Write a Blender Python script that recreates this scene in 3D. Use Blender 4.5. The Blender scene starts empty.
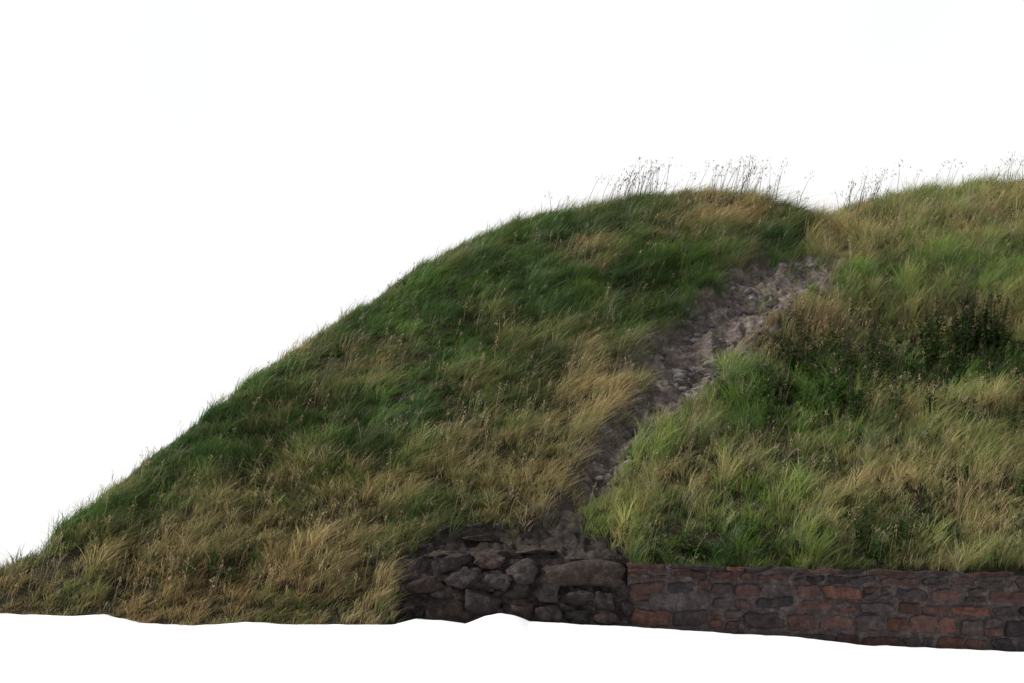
import bpy, math, random
import numpy as np
from mathutils import Vector
random.seed(4); R=np.random.default_rng(7)
sc=bpy.context.scene
sc.view_settings.view_transform='Standard'; sc.view_settings.look='None'; sc.view_settings.exposure=0

# ---------------------------------------------------------------- noise
T=np.random.default_rng(11).random((256,256))
def vn(x,y):
    x=np.asarray(x,float); y=np.asarray(y,float)
    xi=np.floor(x).astype(int); yi=np.floor(y).astype(int)
    fx=x-xi; fy=y-yi; fx=fx*fx*(3-2*fx); fy=fy*fy*(3-2*fy)
    a=T[xi&255,yi&255]; b=T[(xi+1)&255,yi&255]; c=T[xi&255,(yi+1)&255]; d=T[(xi+1)&255,(yi+1)&255]
    return (a*(1-fx)+b*fx)*(1-fy)+(c*(1-fx)+d*fx)*fy
def fbm(x,y,f=1.0,o=4,s=0.0):
    r=0;a=.5;t=0
    for i in range(o):
        r=r+a*vn(x*f+17.3*i+s,y*f+9.1*i+s*1.7); t+=a; a*=.5; f*=2.03
    return r/t*2-1
def sm(x,a,b):
    t=np.clip((x-a)/(b-a),0,1); return t*t*(3-2*t)
def bump(x,y,cx,cy,rx,ry):
    return np.exp(-((x-cx)/rx)**2-((y-cy)/ry)**2)

# ---------------------------------------------------------------- terrain shape
CX=[-16,-12,-9,-7.9,-7.45,-7.16,-6.13,-4.82,-3.55,-2.32,-1.14,-.3,.64,2.49,4.16,5.5,6.63,7.25,8.07,10.1,12.15,18]
CZ=[-.6,.1,.75,1.02,1.22,1.95,3.22,4.78,6.05,7.26,8.32,8.86,9.34,9.78,10.03,9.92,9.5,9.2,9.68,10.1,10.3,10.5]
PY=[1.3,1.85,2.4,3.05,3.8,4.5,5.06,5.9,6.8,7.76,8.45,9.0,9.73,10.3,10.9,12]
PL=[-1.6,-1.3,.0,.62,1.15,1.4,1.68,2.2,2.55,3.0,3.7,4.15,4.9,5.6,6.2,6.75]
PR=[1.6,1.45,.9,1.42,1.98,2.5,3.1,3.7,4.4,5.3,6.1,6.8,7.1,6.9,6.6,7.0]
def pd(x,y):
    d=np.minimum(x-np.interp(y,PY,PL),np.interp(y,PY,PR)-x)
    d=d+.50*fbm(x,y,1.5,4,5)-.03
    d=np.where(y>12.3,-2,d)
    return d
def crest(x): return np.interp(x,CX,CZ)
def H(x,y,cut=True):
    x=np.asarray(x,float); y=np.asarray(y,float)
    a=.78*y; b=crest(x)+.0*y
    k=.8; h=np.maximum(k-np.abs(a-b),0)/k
    z=np.minimum(a,b)-h*h*k*.25
    inner=sm(b-a,-.6,1.2)
    rt=sm(x,1.0,3.5)
    z=z+.16*fbm(x,y,.55,3)*sm(y,1.2,2.5)*(1-.6*sm(a-b,-1.2,0)*(x<1))+(.10+.16*rt*sm(b-a,-.2,1.5))*fbm(x,y,1.5,3,3)*sm(y,.8,2)
    z=z+inner*(.40*bump(x,y,6.3,4.2,3.0,1.5)-.45*bump(x,y,8.6,7.6,2.4,.8)+.15*bump(x,y,-.5,6.5,2.5,2.0)-.2*bump(x,y,-3,3.2,2.5,.9)+.3*bump(x,y,5.6,7.4,1.2,.8)-.3*bump(x,y,4.6,6.4,1.2,.5)+.3*bump(x,y,10,5,1.5,1)-.25*bump(x,y,7.5,5.4,2,.4))
    d=pd(x,y)
    z=z-.34*sm(d,-.25,.50)*sm(y,1.6,3)*(1-sm(y,9.5,11.5))
    z=z-.08*sm(d,-.3,.3)
    yc=np.maximum(b,0)/.78
    z=z-.12*np.maximum(y-yc-7,0)**1.3
    if cut:
        c=sm(x,-1.95,-1.35)*(1-sm(y,1.1,1.28))
        z=z*(1-c)+(-.7)*c
    return np.maximum(z,-1.0)

GU=[0,30,80,110,150,200,250,300,395,415,440,465,485,500,515,530,560,620,680,740,800,830,860,930,1023]
GV=[613,614,615,614,622,624,621,623,624,619,620,624,616,613,615,621,623,626,630,634,637,641,645,648,652]
GX=[(u-512)*.0148 for u in GU]; GZ=[.9-(v-580)*.0149 for v in GV]
def G(x,y):
    g=np.interp(x,GX,GZ)+.012*fbm(x,y*0,5,3)
    f=sm(y,-5,.2)*(1-sm(y,2.0,3.5))*(1-sm(np.abs(x),12,18))
    return g*f+(-.2)*(1-f)

# ---------------------------------------------------------------- helpers
def mk(name,v,f=None,tris=None,col=None,mat=None,smooth=False):
    me=bpy.data.meshes.new(name)
    v=np.asarray(v,np.float32)
    n=tris.shape[1]; tr=tris.astype(np.int32).ravel(); m=len(tris)
    me.vertices.add(len(v)); me.vertices.foreach_set("co",v.ravel())
    me.loops.add(len(tr)); me.loops.foreach_set("vertex_index",tr)
    me.polygons.add(m); me.polygons.foreach_set("loop_start",np.arange(0,m*n,n,dtype=np.int32))
    me.polygons.foreach_set("loop_total",np.full(m,n,np.int32))
    me.update(calc_edges=True)
    if col is not None:
        a=me.color_attributes.new("Col",'FLOAT_COLOR','POINT')
        c=np.ones((len(v),4),np.float32); c[:,:3]=col; a.data.foreach_set("color",c.ravel())
    if smooth: me.polygons.foreach_set("use_smooth",np.ones(len(me.polygons),bool))
    if mat: me.materials.append(mat)
    o=bpy.data.objects.new(name,me); sc.collection.objects.link(o); return o
def gridtris(nx,ny):
    i=np.arange((nx-1)*(ny-1)); a=(i//(ny-1))*ny+i%(ny-1)
    return np.stack([a,a+ny,a+ny+1,a+1],1)
def mat(name): 
    m=bpy.data.materials.new(name); m.use_nodes=True; nt=m.node_tree
    b=nt.nodes["Principled BSDF"]; b.inputs["Roughness"].default_value=.9
    b.inputs["Specular IOR Level"].default_value=.15
    return m,nt,b
def noise(nt,scale,detail=6,rough=.6):
    tc=nt.nodes.new("ShaderNodeTexCoord"); n=nt.nodes.new("ShaderNodeTexNoise")
    n.inputs["Scale"].default_value=scale; n.inputs["Detail"].default_value=detail; n.inputs["Roughness"].default_value=rough
    nt.links.new(tc.outputs["Object"],n.inputs["Vector"]); return n.outputs["Fac"]
def ramp(nt,fac,stops):
    r=nt.nodes.new("ShaderNodeValToRGB"); nt.links.new(fac,r.inputs[0]); e=r.color_ramp.elements
    while len(e)<len(stops): e.new(.5)
    for k,(p,c) in zip(e,stops): k.position=p; k.color=(*c,1)
    return r.outputs[0]
def bumpn(nt,fac,b,strength=.5,dist=.03):
    n=nt.nodes.new("ShaderNodeBump"); n.inputs["Strength"].default_value=strength; n.inputs["Distance"].default_value=dist
    nt.links.new(fac,n.inputs["Height"]); nt.links.new(n.outputs[0],b.inputs["Normal"])
def mul(nt,a,b):
    m=nt.nodes.new("ShaderNodeMix"); m.data_type='RGBA'; m.blend_type='MULTIPLY'; m.inputs[0].default_value=1
    nt.links.new(a,m.inputs[6]); nt.links.new(b,m.inputs[7]); return m.outputs[2]
def attr(nt):
    a=nt.nodes.new("ShaderNodeAttribute"); a.attribute_name="Col"; return a.outputs["Color"]

# materials
m_ground,nt,b=mat("pale_ground"); nt.links.new(ramp(nt,noise(nt,3),[(.3,(.88,.88,.88)),(.7,(.93,.93,.93))]),b.inputs[0])
m_hill,nt,b=mat("thatch_soil"); nt.links.new(ramp(nt,noise(nt,6),[(.3,(.014,.014,.007)),(.5,(.03,.027,.013)),(.75,(.06,.048,.027))]),b.inputs[0]); bumpn(nt,noise(nt,25),b,.8,.05)
m_path,nt,b=mat("eroded_soil")
c=mul(nt,ramp(nt,noise(nt,4.5,9,.75),[(.32,(.045,.036,.031)),(.5,(.135,.115,.105)),(.68,(.31,.27,.25))]),attr(nt)); nt.links.new(c,b.inputs[0]); bumpn(nt,noise(nt,14,9,.8),b,1,.08)
m_stone,nt,b=mat("sandstone")
c=mul(nt,attr(nt),ramp(nt,noise(nt,9,10,.8),[(.28,(.28,.28,.30)),(.5,(.85,.85,.86)),(.72,(1.9,1.8,1.75))])); nt.links.new(c,b.inputs[0]); bumpn(nt,noise(nt,22,8,.7),b,1,.04)
m_rubble,nt,b=mat("dark_whinstone")
c=mul(nt,attr(nt),ramp(nt,noise(nt,7,10,.85),[(.32,(.3,.28,.29)),(.5,(.9,.88,.88)),(.64,(2.2,2.1,2.1))])); nt.links.new(c,b.inputs[0]); bumpn(nt,noise(nt,9,9,.8),b,1,.10)
m_mortar,nt,b=mat("old_mortar"); nt.links.new(ramp(nt,noise(nt,9,8,.8),[(.3,(.020,.017,.017)),(.5,(.062,.052,.050)),(.72,(.15,.13,.125))]),b.inputs[0]); bumpn(nt,noise(nt,40),b,.9,.03)
def leafmat(name,tr=.3):
    m=bpy.data.materials.new(name); m.use_nodes=True; nt=m.node_tree; nt.nodes.remove(nt.nodes["Principled BSDF"])
    out=nt.nodes["Material Output"]; d=nt.nodes.new("ShaderNodeBsdfDiffuse"); t=nt.nodes.new("ShaderNodeBsdfTranslucent"); g=nt.nodes.new("ShaderNodeBsdfGlossy")
    g.inputs["Roughness"].default_value=.45; g.inputs["Color"].default_value=(.9,.95,1,1)
    x=nt.nodes.new("ShaderNodeMixShader"); x.inputs[0].default_value=tr
    y=nt.nodes.new("ShaderNodeMixShader"); y.inputs[0].default_value=.02
    a=attr(nt); nt.links.new(a,d.inputs[0]); nt.links.new(a,t.inputs[0])
    nt.links.new(d.outputs[0],x.inputs[1]); nt.links.new(t.outputs[0],x.inputs[2])
    nt.links.new(x.outputs[0],y.inputs[1]); nt.links.new(g.outputs[0],y.inputs[2]); nt.links.new(y.outputs[0],out.inputs[0]); return m
m_grass=leafmat("grass_blades",.30); m_leaf=leafmat("broad_leaves",.25)

# ---------------------------------------------------------------- ground + hill
def axis(a,b,step,ext):
    c=np.arange(a,b,step); s=step
    l=[a]
    while l[-1]>-ext: s*=1.35; l.append(l[-1]-s)
    r=[c[-1]]; s=step
    while r[-1]<ext: s*=1.35; r.append(r[-1]+s)
    return np.concatenate([l[1:][::-1],c,r[1:]])
gx=axis(-13,15,.06,3000); gy=axis(-2,1.6,.08,3000)
X,Y=np.meshgrid(gx,gy,indexing='ij')
mk("ground",np.stack([X,Y,G(X,Y)],-1).reshape(-1,3),tris=gridtris(*X.shape),mat=m_ground,smooth=True)
hx=np.arange(-15.5,17.5,.07); hy=np.concatenate([np.arange(-1,15,.06),np.arange(15,45,.6)])
X,Y=np.meshgrid(hx,hy,indexing='ij')
mk("hill",np.stack([X,Y,H(X,Y)],-1).reshape(-1,3),tris=gridtris(*X.shape),mat=m_hill,smooth=True)

# ---------------------------------------------------------------- dirt path
px=np.arange(-2.2,7.8,.028); py=np.arange(1.3,10.8,.028)
X,Y=np.meshgrid(px,py,indexing='ij'); d=pd(X,Y)-.5*sm(Y,9.9,10.7)
n1=fbm(X,Y,2.6,4,21); n2=fbm(X,Y,8,4,31)
Z=H(X,Y)-.08+.12*sm(d,-.35,.1)+.22*np.abs(n1)+.13*np.abs(n2)
q=gridtris(*X.shape); keep=(d.ravel()[q]>-.4).all(1); q=q[keep]
used=np.unique(q); rm=np.zeros(X.size,int); rm[used]=np.arange(len(used))
V=np.stack([X,Y,Z],-1).reshape(-1,3)[used]
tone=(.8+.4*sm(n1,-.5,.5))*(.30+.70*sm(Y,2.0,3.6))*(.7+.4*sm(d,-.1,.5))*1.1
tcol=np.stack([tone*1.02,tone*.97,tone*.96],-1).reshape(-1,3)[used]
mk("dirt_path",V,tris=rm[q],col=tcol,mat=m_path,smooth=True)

# ---------------------------------------------------------------- rocks
import bmesh
def icos(n):
    bm=bmesh.new(); bmesh.ops.create_icosphere(bm,subdivisions=n,radius=1)
    a=np.array([v.co[:] for v in bm.verts]); f=np.array([[v.index for v in f.verts] for f in bm.faces]); bm.free(); return a,f
ICO,ICOF=icos(4); ICO2,ICOF2=icos(2)
def rock(c,s,base=ICO,cuts=11,tilt=.3,box=False):
    p=base.copy()
    if box: p=p/(np.abs(p)**9).sum(1,keepdims=True)**(1/9)
    for i in range(cuts):
        n=R.normal(size=3); n/=np.linalg.norm(n); dd=R.uniform(.6,.9)*(1.25 if box else 1)
        t=np.maximum(p@n-dd,0); p-=t[:,None]*n
    if box:
        sd=R.uniform(0,80)
        p*= (1+.24*fbm(p[:,0]+p[:,1]*.7,p[:,2]+p[:,1]*.7,2.4,4,sd))[:,None]
    p=p*s; a=R.normal()*tilt; ca,sa=math.cos(a),math.sin(a)
    p=p@np.array([[ca,0,sa],[0,1,0],[-sa,0,ca]])
    return p+c
class Acc:
    def __init__(s): s.v=[];s.f=[];s.c=[];s.n=0
    def add(s,v,f,c):
        s.v.append(v); s.f.append(np.asarray(f)+s.n); s.c.append(np.broadcast_to(c,(len(v),3))); s.n+=len(v)
    def make(s,name,m,smooth=False): return mk(name,np.concatenate(s.v),tris=np.concatenate(s.f),col=np.concatenate(s.c),mat=m,smooth=smooth)
A=Acc()
for i in range(1300):
    y=R.uniform(2.3,10.0); x=R.uniform(np.interp(y,PY,PL)-.1,np.interp(y,PY,PR)+.1)
    if pd(x,y)<-.1 or fbm(x,y,1.1,2,66)<-.15: continue
    s=R.uniform(.015,.045) if R.random()<.85 else R.uniform(.05,.13)
    n1=float(fbm(x,y,2.6,4,21)); n2=float(fbm(x,y,8,4,31))
    k=R.uniform(.08,.23); A.add(rock(np.array([x,y,float(H(x,y))+.04+.22*abs(n1)+.13*abs(n2)]),np.array([s*1.3,s,s*.7]),ICO2,7),ICOF2,np.array([k*1.04,k*.97,k*.94]))
A.make("path_stones",m_stone)

# ruined rubble retaining wall: dark angular blocks half buried in earth
A=Acc()
blocks=[
(-1.75,1.30,.38,.24,.25,.18,.030,.3),(-1.30,1.14,.80,.26,.25,.17,.03,.3),(-1.05,1.06,.42,.30,.22,.19,.028,.1),(-1.5,1.28,.95,.22,.22,.13,.035,.4),
(-.72,1.14,.92,.30,.25,.17,.035,-.2),(-.45,1.06,.52,.32,.22,.21,.030,.1),(-.22,1.14,.88,.22,.22,.14,.045,.2),(-.95,1.30,1.14,.34,.28,.12,.035,-.1),
(.10,1.06,.45,.26,.22,.17,.032,-.1),(.15,1.14,1.00,.26,.25,.19,.04,.25),(.05,1.10,.72,.22,.2,.12,.03,0),(-.35,1.32,1.15,.30,.25,.12,.045,.1),
(.56,1.06,.40,.25,.22,.18,.032,.05),(.50,1.08,.70,.22,.2,.13,.04,.1),(.95,1.06,.60,.24,.2,.13,.030,.0),(1.0,1.05,.32,.24,.2,.12,.03,0),
(1.38,1.06,.58,.22,.2,.15,.035,.05),(1.42,1.05,.34,.22,.2,.12,.035,-.05),(1.68,1.08,.74,.14,.2,.11,.035,0),(1.68,1.05,.48,.12,.2,.12,.03,.0)]
for (x,y,z,sx,sy,sz,k,t) in blocks:
    r=R.random(); k*=1.25; col=np.array([k*1.15,k*.96,k*.95]) if r<.7 else np.array([k*1.35,k,k*.88])
    sp=R.uniform(.85,1.15)
    p=rock(np.array([x+R.normal()*.03,y+.03,z+R.normal()*.02]),np.array([sx*sp,sy,sz/sp]),ICO,18,.2,True)
    A.add(p,ICOF,col)
for i in range(230):
    x=R.uniform(-1.85,1.72); z=R.uniform(.15,1.05); s=R.uniform(.03,.09); k=R.uniform(.03,.075)
    A.add(rock(np.array([x,1.05+.12*z+max(0,-1.3-x)*.3,z]),np.array([s*1.5,s,s*.85]),ICO2,10,.5,True),ICOF2,np.array([k*1.15,k*.97,k*.95]))
for (x,y,z,sx,sy,sz,k) in [(-.25,1.62,1.30,.40,.3,.07,.055),(-.95,1.6,1.26,.36,.3,.08,.05),(.35,1.75,1.36,.3,.25,.07,.06),(-.5,1.95,1.54,.28,.2,.06,.05),(-1.5,1.5,1.10,.22,.22,.10,.045)]:
    A.add(rock(np.array([x,y,z]),np.array([sx,sy,sz]),ICO,14,.06,True),ICOF,np.array([k*1.25,k,k*.85]))
for i in range(240):
    x=R.uniform(-1.7,1.6); y=R.uniform(1.3,2.3); s=R.uniform(.02,.08); k=R.uniform(.03,.09)
    A.add(rock(np.array([x,y,max(float(H(x,y)),1.0)+.02]),np.array([s*1.3,s,s*.7]),ICO2,8),ICOF2,np.array([k*1.1,k,k]))
cx=np.arange(-2.0,1.8,.03); cz=np.arange(-.4,1.25,.03)
X,Zz=np.meshgrid(cx,cz,indexing='ij'); Yy=1.00+.17*Zz+.17*fbm(X,Zz,3.2,5,3)+.3*np.maximum(0,-1.4-X)
qq=gridtris(*X.shape); tt=np.concatenate([qq[:,[0,1,2]],qq[:,[0,2,3]]])
A.add(np.stack([X,Yy,Zz],-1).reshape(-1,3),tt,np.array([.045,.037,.035]))
# weathered rough cap
sl=ICO/(np.abs(ICO)**6.0).sum(1,keepdims=True)**(1/6)
sl=sl*(1+.20*fbm(sl[:,0]*2+sl[:,1],sl[:,2]+sl[:,1],1.8,5,12))[:,None]*np.array([.68,.42,.19])
sl[:,2]-=.16*sl[:,0]**2-.05*sl[:,0]; sl[:,2]*=1+.25*sl[:,0]
A.add(sl+np.array([1.04,1.38,1.0]),ICOF,np.array([.064,.050,.043]))
A.make("rubble_wall",m_rubble,True)

# coursed sandstone wall
A=Acc()
def wt(x): return 1.17-.029*(x-1.77)
n=13; g=np.linspace(-1,1,n); U,V=np.meshgrid(g,g,indexing='ij'); o=np.ones_like(U)
faces=[];vv=[];k0=0
for s,ax in ((-1,1),(1,2),(-1,2),(-1,0),(1,0)):
    P=[None]*3; oth=[a for a in range(3) if a!=ax]; P[ax]=o*s; P[oth[0]]=U; P[oth[1]]=V
    vv.append(np.stack(P,-1).reshape(-1,3)); faces.append(gridtris(n,n)+k0); k0+=n*n
CUB=np.concatenate(vv); CUBF=np.concatenate(faces)
def wstone(cx_,cz_,w,hh,col,pr=0):
    p=CUB.copy(); pw=6; nn=(np.abs(p)**pw).sum(1,keepdims=True)**(1/pw); p=p/nn*1.02
    sd=R.uniform(0,99); sz=np.array([w/2,.12,hh]); p=p*sz
    f1=fbm(p[:,0],p[:,2],6,3,sd); f2=fbm(p[:,0]+p[:,1],p[:,2],14,2,sd+9)
    p[:,1]+=.040*f1+.020*f2; p[:,0]+=.06*fbm(p[:,2],p[:,1],7,3,sd+3); p[:,2]+=.04*fbm(p[:,0],p[:,1],6,3,sd+5)
    a=R.normal()*.05
    px_=p[:,0]*math.cos(a)-p[:,2]*math.sin(a); pz_=p[:,0]*math.sin(a)+p[:,2]*math.cos(a)
    A.add(np.stack([px_+cx_,p[:,1]+1.135+R.normal()*.012-pr,pz_+cz_],-1),CUBF,col)
def scol():
    r=R.random()
    if r<.42: col=np.array([.088,.052,.045])
    elif r<.72: col=np.array([.062,.048,.047])
    elif r<.88: col=np.array([.125,.064,.050])
    else: col=np.array([.036,.031,.032])
    return col*R.uniform(.65,1.2)
off=0; ci=0
hs=[.09,.15,.23,.20,.30,.26,.2]
for hgt in hs:
    x=1.72+R.uniform(0,.02)
    while x<15:
        w=R.uniform(.18,.36) if R.random()<.4 else R.uniform(.36,.68)
        if ci==0: w*=1.3
        gap=R.uniform(.035,.07) if ci else .02
        zc=wt(x+w/2)-off-hgt/2
        if ci and w<.36 and R.random()<.45:
            for sgn in (-1,1): wstone(x+w/2,zc+sgn*hgt/4,w-gap,hgt/4-gap*.35,scol())
        elif not(ci>0 and R.random()<.05):
            wstone(x+w/2,zc+R.normal()*.010,w-gap,(hgt/2-gap*.45)*R.uniform(.85,1.05),scol()*(.75 if ci<2 else 1))
        x+=w
    off+=hgt; ci+=1
wall=A.make("stone_wall",m_stone,True)
cx=np.arange(1.74,15,.025); cz=np.linspace(0,1,64)
X,S=np.meshgrid(cx,cz,indexing='ij'); Zz=-.5+S*(wt(X)-.03+.5)+.012*fbm(X,X*0,7,2); Yy=1.055+.035*fbm(X,Zz,6,5,3)
v1=np.stack([X,Yy,Zz],-1).reshape(-1,3)
q1=gridtris(*X.shape)
ys=np.linspace(1.055,1.45,8); X2,Y2=np.meshgrid(cx,ys,indexing='ij'); Z2=wt(X2)-.03+.012*fbm(X2,X2*0,7,2)
Y2=Y2.copy(); Y2[:,0]=Yy[:,-1]
v2=np.stack([X2,Y2,Z2],-1).reshape(-1,3)
mo=mk("mortar",np.concatenate([v1,v2]),tris=np.concatenate([q1,gridtris(*X2.shape)+len(v1)]),mat=m_mortar,smooth=True)
mo.parent=wall

# ---------------------------------------------------------------- vegetation fields (world x,y on the slope)
def fields(x,y):
    yc=crest(x)/.78
    left=(x<np.interp(y,PY,PL)+.3)
    st=fbm(x*.55+y*.35,y*1.1-x*.35,1.2,5,40)     # wind streaks
    nz=fbm(x,y,.8,3,50)
    line=2.2+(x+7.1)*.45
    dl=.03+.36*sm(line-y,-.5,1.3)+.45*sm(2.0-y,-.3,1.0)+.32*bump(x,y,.6,6.0,1.8,.8)+.45*bump(x,y,1.6,4.8,.7,1.6)
    dl=dl+.28*bump(x,y,1.8,9.8,.8,.6)-.25*bump(x,y,2.8,8.8,.9,2.0)-.15*bump(x,y,-1,9,2,2)+.12*bump(x,y,-3.5,5,1.5,.8)
    dl=dl+.75*bump(x,y,5,11.8,1.3,1.3)+.2*sm(y,yc-.5,yc+.2)*(x<0)
    dr=.26+.12*sm(y,8.5,10)+.50*bump(x,y,5.2,7.2,1.6,.8)+.35*bump(x,y,9,7.8,3,.7)-.40*bump(x,y,5.2,5.0,2.0,.9)
    dr=dr-.35*bump(x,y,8.5,6.3,2.2,.9)+.28*bump(x,y,7.5,2.6,3.4,.9)-.25*bump(x,y,2.6,2.0,1.4,.8)+.35*bump(x,y,7.3,11.8,.7,1.2)+.25*bump(x,y,9.5,4.2,1.4,.9)
    dry=np.where(left,dl,dr)+.60*st+.12*nz
    br=np.where(left,1.03-.25*bump(x,y,3.0,8.8,1.0,2.2)-.08*sm(y,4,8),1.08-.30*bump(x,y,8.6,6.8,1.8,.8)-.25*sm(1.9-y,-.1,.5))  # paints shade into grass: gully's left bank, right hollow, fringe above wall
    brown=.35*bump(x,y,5,11.6,2,1.6)+.6*bump(x,y,5.2,7.2,1.8,1.2)+.6*bump(x,y,9,7.8,3,.9)+.4*sm(1.7-y,-.2,.9)*(x<-1)
    return np.clip(dry,0,1),br,np.clip(brown,0,1),left
GD=np.array([.037,.082,.020])*1.1; GM=np.array([.064,.126,.028])*1.15; GL=np.array([.135,.205,.038])*1.15
ST=np.array([.38,.295,.145])*1.05; BR=np.array([.165,.10,.052]); GY=np.array([.21,.22,.15])
def colour(x,y,n,jit=.18):
    dry,br,brown,left=fields(x,y)
    g=np.clip(.45+.75*fbm(x,y,1.3,4,61)+R.normal(0,.2,n)+np.where(left,-.12,.18),0,1)[:,None]
    green=np.where(g<.5,GD+(GM-GD)*g*2,GM+(GL-GM)*(g-.5)*2)
    s=ST+(BR-ST)*np.clip(brown+R.normal(0,.25,n),0,1)[:,None]
    gy=(R.random(n)<.12)[:,None]; green=np.where(gy,GY*.8,green)
    k=np.clip((dry-R.random(n))/.3+.5,0,1)[:,None]*.6+.4*dry[:,None]
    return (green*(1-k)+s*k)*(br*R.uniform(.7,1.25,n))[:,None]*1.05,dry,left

def blades(px,py,pz,L,lean,bend,w,col,az=None):
    n=len(px); az=R.uniform(0,2*np.pi,n) if az is None else az
    wd=np.stack([np.cos(az),np.sin(az),np.zeros(n)],1)
    ts=[0,.4,.75,1]; ws=[.8,1,.65,0]
    base=np.stack([px,py,pz],1); vs=[];cs=[]
    for t,wk in zip(ts,ws):
        p=base+lean*(L*bend*t*t)[:,None]+lean*(L*.15*t)[:,None]
        p[:,2]+=L*(t-.42*np.clip(bend,0,1.3)*t*t)
        c=col*(.9+.25*t)  # darker base paints shade into each blade; tips paler like straw
        if wk>0: vs+= [p-wd*(w*wk/2)[:,None],p+wd*(w*wk/2)[:,None]]; cs+=[c,c]
        else: vs.append(p); cs.append(c)
    V=np.stack(vs,1).reshape(-1,3); C=np.stack(cs,1).reshape(-1,3)
    b=(np.arange(n)*7)[:,None]
    F=np.concatenate([b+np.array([[0,1,3]]),b+np.array([[0,3,2]]),b+np.array([[2,3,5]]),b+np.array([[2,5,4]]),b+np.array([[4,5,6]])])
    return V,F,C

# tufts
NT=31000
tx=R.uniform(-9.6,13.2,NT); ty=R.uniform(.2,14.6,NT)
yc=crest(tx)/.78
ok=(ty<yc+1.3)&(np.abs(tx)<.39*(ty+20)+.4)&(ty*.78>np.interp(tx,GX,GZ)-.1)
ok&=~((tx>-1.45)&(ty<1.32))
dd=pd(tx,ty); ok&=(dd<.0+R.normal(0,.14,NT))|((ty>9.6)&(R.random(NT)<.75))|((dd>0)&(R.random(NT)<.35)&(ty>2.2)&(fbm(tx,ty,1.5,3,15)>.08))
rk=(tx>-1.5)&(tx<1.7)&(ty<2.0); ok&=~(rk&(R.random(NT)<.78))
tx=tx[ok];ty=ty[ok];dd=dd[ok];nt_=len(tx)
dry,br,brown,left=fields(tx,ty)
clump=fbm(tx,ty,2.2,3,177)
TL=R.uniform(.14,.34,nt_)*(1+.95*clump+.4*fbm(tx,ty,.6,2,78))*np.where(left,1,1.15)
TL+=.24*(R.random(nt_)<np.where(left,.04,.08))
TL*=np.where((dd>-.35)&(dd<.05)&left,1.25,1)
TL*=1-.45*sm(1.3-ty,0,.7)
TL*=1-.35*bump(tx,ty,2.5,1.9,1.2,.7)
TL*=np.where((dd>.05)&(ty<9.9),.55,1)
TL=np.clip(TL,.07,.65)
ang=fbm(tx,ty,.5,3,88)*1.7-.45
ang=np.where(left,ang,ang+R.normal(0,1.0,nt_))
bendT=np.where(left,.95,.6)*(.6+.8*R.random(nt_))
per=24
idx=np.repeat(np.arange(nt_),per); n=len(idx); print("blades",n)
r=np.abs(R.normal(0,.055,n)); a=R.uniform(0,2*np.pi,n)
bx=tx[idx]+r*np.cos(a); by=ty[idx]+r*np.sin(a); bz=H(bx,by)-.02
tc,_,_=colour(tx,ty,nt_); tc=tc*(1+.6*clump)[:,None]; col=tc[idx]*R.uniform(.55,1.5,n)[:,None]  # short tufts between clumps coloured darker, painting in the shade of hollows
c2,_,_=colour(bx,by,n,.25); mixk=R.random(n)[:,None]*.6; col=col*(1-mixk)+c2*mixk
la=ang[idx]+R.normal(0,.45,n)
lean=np.stack([np.cos(la),np.sin(la)*.8,np.zeros(n)],1)*.8+np.stack([np.cos(a),np.sin(a),np.zeros(n)],1)*.5
lean[:,1]-=.25
L=TL[idx]*R.uniform(.55,1.3,n)
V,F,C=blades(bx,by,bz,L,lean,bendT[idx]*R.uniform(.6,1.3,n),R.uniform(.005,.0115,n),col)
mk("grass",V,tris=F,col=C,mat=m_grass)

# seeding grass stalks
def stalks(x,y,h,colb,w=.0045,big=1.0):
    n=len(x); z=H(x,y)
    la=R.normal(-.1,.7,n); lean=np.stack([np.cos(la),np.sin(la),np.zeros(n)],1)
    bend=R.uniform(.0,.35,n)
    V,F,C=blades(x,y,z,h,lean,bend,np.full(n,w),colb,az=R.normal(0,.5,n))
    K=14
    t=R.uniform(.70,1.02,(n,K)); hb=h[:,None]; be=bend[:,None]
    P=np.stack([x,y,z],1)[:,None,:]+lean[:,None,:]*(hb*be*t*t+hb*.15*t)[...,None]
    P[...,2]+=hb*(t-.42*be*t*t)
    sp=(1.06-t)*.16*hb/.7*big
    off=R.normal(size=(n,K,3))*sp[...,None]; off[...,2]=np.abs(off[...,2])*.6
    Q=P+off; dn=R.normal(size=(n,K,3)); dn/=np.linalg.norm(dn,axis=-1,keepdims=True)
    s=R.uniform(.008,.016,(n,K))[...,None]*big
    up=np.array([.1,0,1])
    tri=np.stack([Q-dn*s*.5,Q+dn*s*.5,Q+up*s*2.0],2).reshape(-1,3)
    tf=np.arange(len(tri)).reshape(-1,3)+len(V)
    tcx=np.repeat(colb*1.05,K*3,axis=0)
    return np.concatenate([V,tri]),np.concatenate([F,tf]),np.concatenate([C,tcx])
N=13000
sx=R.uniform(-9,13,N); sy=R.uniform(.6,13,N)
dry,br,brown,left=fields(sx,sy)
k=(R.random(N)<dry*.75+np.where(left,.06,.16))&(pd(sx,sy)<-.15)&(sy<crest(sx)/.78+.1)&~((sx>-1.5)&(sy<1.4))&((sx>-8)|(sy<2))
sx=sx[k];sy=sy[k];sh=R.uniform(.32,.60,len(sx))*np.where(left[k],1,1.12); sh*=np.where(sy>crest(sx)/.78-.8,.65,1)
sc_=(np.array([.38,.30,.17])*R.uniform(.5,1.3,len(sx))[:,None])
V,F,C=stalks(sx,sy,sh,sc_)
mk("seeding_grass",V,tris=F,col=C,mat=m_grass)
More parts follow.
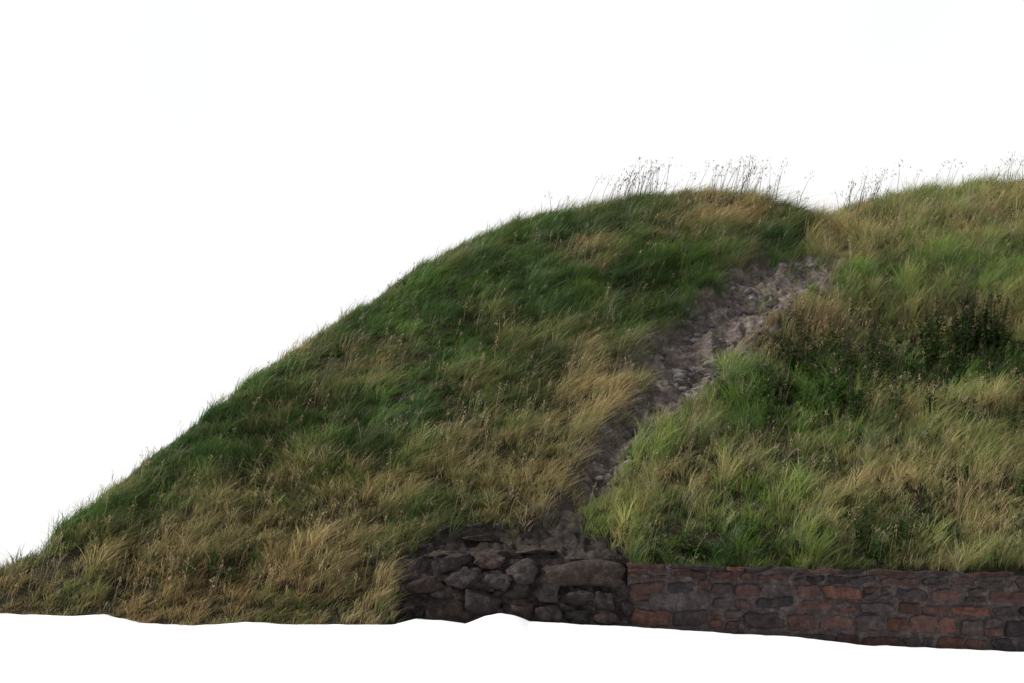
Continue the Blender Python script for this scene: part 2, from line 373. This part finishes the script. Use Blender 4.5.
cl=[(2.35,.15,9),(2.8,.2,20),(3.25,.22,13),(3.8,.3,4),(4.9,.2,10),(5.35,.22,20),(5.8,.2,7),(7.7,.2,9),(8.2,.18,16),(8.9,.3,4),(10,.5,5),(11.4,.4,6),(12.0,.3,6),(1.0,.4,3),(6.6,.3,3)]
cxs=np.concatenate([R.normal(c,s,m) for c,s,m in cl]); cys=crest(cxs)/.78+R.uniform(-.4,.5,len(cxs))
chs=R.uniform(.45,1.08,len(cxs))*np.where(cxs<1.6,.6,1)
cc=np.array([.085,.065,.045])*R.uniform(.6,1.3,len(cxs))[:,None]
V,F,C=stalks(cxs,cys,chs,cc,.012,1.7)
mk("tall_weed_stalks",V,tris=F,col=C,mat=m_grass)

# broad-leaved plants
def leaf(p,dr,ln,wd,droop,A,col):
    dr=np.array(dr,float); hz=np.array([-dr[1],dr[0],0]); nrm=np.linalg.norm(hz)+1e-6; hz/=nrm
    vs=[]; ts=[0,.25,.55,.8,1]; ws=[.1,.8,1,.6,0]
    for t,w in zip(ts,ws):
        q=p+dr*ln*t+np.array([0,0,-droop*ln*t*t])
        vs+= [q-hz*wd*w/2+np.array([0,0,.12*wd*w]),q,q+hz*wd*w/2+np.array([0,0,.12*wd*w])]
    A.add(np.array(vs),LF,col)
LF=[]
for i in range(4):
    for j in (0,1):
        b=i*3; LF+=[[b+j,b+j+1,b+j+4],[b+j,b+j+4,b+j+3]]
LF=np.array(LF)
def stem(p,q,w,A,col):
    for h in (np.array([1,0,0]),np.array([0,1,0])):
        A.add(np.array([p-h*w/2,p+h*w/2,q+h*w/3,q-h*w/3]),np.array([[0,1,2],[0,2,3]]),col)
def dock(x,y,h,name="dock_plant",spike=True,dark=1.0,ns=4,lw=.08,base=10,A=None,lg=(.050,.105,.022)):
    own=A is None
    if pd(x,y)>-.15 and own: return
    if own: A=Acc()
    lg=np.array(lg)
    z=float(H(x,y)); o=np.array([x,y,z-.03])
    for i in range(ns):
        a=R.uniform(0,6.28); top=o+np.array([math.cos(a)*.2*h+.05,math.sin(a)*.2*h,h*R.uniform(.65,1.05)])
        b=o+np.array([math.cos(a)*.05,math.sin(a)*.05,0]); g=R.uniform(.7,1.2)*dark
        stem(b,top,.014,A,np.array([.08,.065,.035])*g)
        for j in range(int(18*h/.8)+2):
            t=R.uniform(.08,.85 if spike else 1.0); aa=R.uniform(0,6.28); p=b+(top-b)*t
            g2=R.uniform(.6,1.4)*dark
            leaf(p,(math.cos(aa)*.8,math.sin(aa)*.8,R.uniform(.2,.9)),R.uniform(.12,.24)*(1.15-t*.7),lw*R.uniform(.6,1.1)*(1.1-t*.6),R.uniform(.2,.7),A,lg*g2)
        if spike and i%2==0:
            s=R.uniform(.009,.017,60); t=R.uniform(.6,1.05,60)
            P=b+(top-b)*t[:,None]+R.normal(size=(60,3))*.018
            Q=(P[:,None,:]+R.normal(size=(60,3,3))*s[:,None,None]).reshape(-1,3)
            A.add(Q,np.arange(180).reshape(-1,3),np.array([.085,.065,.032])*R.uniform(.6,1.2)*dark)
    for j in range(base):
        aa=R.uniform(0,6.28)
        leaf(o+np.array([0,0,.05]),(math.cos(aa)*.8,math.sin(aa)*.8,R.uniform(.4,1.0)),R.uniform(.18,.32)*h/.8,lw*1.3,R.uniform(.4,.9),A,lg*R.uniform(.7,1.4)*dark)
    if own: A.make(name,m_leaf)
def at(cx,cy,sx_,sy_,n,hmin,hmax,**kw):
    for i in range(n):
        dock(cx+R.normal()*sx_,cy+R.normal()*sy_,R.uniform(hmin,hmax),**kw)
at(8.5,6.3,.45,.35,16,.8,1.35,dark=.62,ns=6,lw=.1)
at(7.0,6.0,.6,.5,10,.6,1.1,dark=.7)
at(5.8,5.8,.6,.5,10,.6,1.05,dark=.7)
at(4.7,5.1,.5,.3,7,.5,.85,dark=.8)
at(9.6,5.8,.7,.7,9,.6,1.1,dark=.7)
at(7.2,4.5,1.4,.5,16,.55,.95,dark=.75)
at(10.2,7.8,.6,.6,4,.5,.8,dark=.8)
at(9.3,3.3,1.2,.5,8,.4,.7,dark=.8)
at(3.95,5.7,.25,.12,6,.25,.35,name="nettle_plant",spike=False,dark=1.9,base=8)
at(5.8,1.75,.22,.12,6,.5,.7,name="nettle_plant",spike=False,dark=.85)
at(3.6,1.7,.5,.15,4,.3,.5,name="nettle_plant",spike=False,dark=.9)
at(3.7,3.1,.35,.3,6,.4,.6,name="thistle_plant",spike=False,dark=1.2,lw=.035,lg=(.08,.11,.06))
A=Acc()
W=[(5.2,4.7,1.2,.6,50,1.4),(7.5,5.0,1.8,.7,70,1.0),(8.5,3.4,2.2,.8,60,.85),(5,2.4,1.8,.5,35,1.0),(8.5,6.6,1.6,.6,60,.6),(6.5,6.2,1.0,.5,30,.65),(9.5,9.5,2,1.2,30,.8),(-4.6,1.6,.5,.25,12,1.4),(-5.4,1.2,.8,.2,12,.9),(-1,7.5,2.5,1.5,22,.9),(2.2,9.5,1.2,1.2,12,.8),(4.4,5.9,.5,.4,12,1.1),(-3,2.5,2,.8,15,1.0),(6.5,1.6,3,.15,40,.7)]
for cx_,cy_,sx_,sy_,m,dk in W:
    for i in range(m):
        x=cx_+R.normal()*sx_; y=cy_+R.normal()*sy_
        if pd(x,y)>-.1 or y<1.45-.6*(x<-2) or y>crest(x)/.78-.3 or y*.78<.5: continue
        dock(x,y,R.uniform(.22,.5),spike=False,dark=dk*R.uniform(.7,1.3),ns=3,lw=R.uniform(.03,.07),base=6,A=A)
A.make("leafy_weeds",m_leaf)

# ---------------------------------------------------------------- light
to=Vector((-.70,.08,.70)).normalized()
s=bpy.data.lights.new("sun",'SUN'); s.energy=4.9; s.angle=math.radians(.5); s.color=(1,.95,.87)
so=bpy.data.objects.new("sun",s); so.rotation_euler=to.to_track_quat('Z','Y').to_euler(); sc.collection.objects.link(so)
w=bpy.data.worlds.new("World"); sc.world=w; w.use_nodes=True; nt=w.node_tree; nt.nodes.clear()
out=nt.nodes.new("ShaderNodeOutputWorld"); sky=nt.nodes.new("ShaderNodeTexSky"); sky.sky_type='NISHITA'; sky.sun_disc=False
sky.sun_elevation=math.asin(to.z); sky.sun_rotation=math.atan2(to.x,to.y)%(2*math.pi)
b1=nt.nodes.new("ShaderNodeBackground"); b1.inputs[1].default_value=.08; nt.links.new(sky.outputs[0],b1.inputs[0])
b2=nt.nodes.new("ShaderNodeBackground"); b2.inputs[1].default_value=1.0
tc=nt.nodes.new("ShaderNodeTexCoord"); no=nt.nodes.new("ShaderNodeTexNoise"); no.inputs["Scale"].default_value=3.5; nt.links.new(tc.outputs["Generated"],no.inputs["Vector"])
r=nt.nodes.new("ShaderNodeValToRGB"); nt.links.new(no.outputs["Fac"],r.inputs[0]); e=r.color_ramp.elements
e[0].position=.3; e[0].color=(.975,.99,1,1); e[1].position=.45; e[1].color=(1.02,1.02,1.02,1); nt.links.new(r.outputs[0],b2.inputs[0])
sp=nt.nodes.new("ShaderNodeSeparateXYZ"); nt.links.new(tc.outputs["Generated"],sp.inputs[0])
mr=nt.nodes.new("ShaderNodeMapRange"); mr.interpolation_type='SMOOTHSTEP'
for i,v in ((1,.42),(2,.66),(3,1.0),(4,.08)): mr.inputs[i].default_value=v
nt.links.new(sp.outputs[2],mr.inputs[0])
mx=nt.nodes.new("ShaderNodeMixShader"); nt.links.new(mr.outputs[0],mx.inputs[0]); nt.links.new(b1.outputs[0],mx.inputs[1]); nt.links.new(b2.outputs[0],mx.inputs[2]); nt.links.new(mx.outputs[0],out.inputs[0])

# ---------------------------------------------------------------- camera
c=bpy.data.cameras.new("camera"); c.sensor_width=36; c.lens=49.2; c.shift_y=.233; c.clip_end=6000
co=bpy.data.objects.new("camera",c); co.location=(0,-20,.9); co.rotation_euler=(math.radians(90),0,0); sc.collection.objects.link(co); sc.camera=co
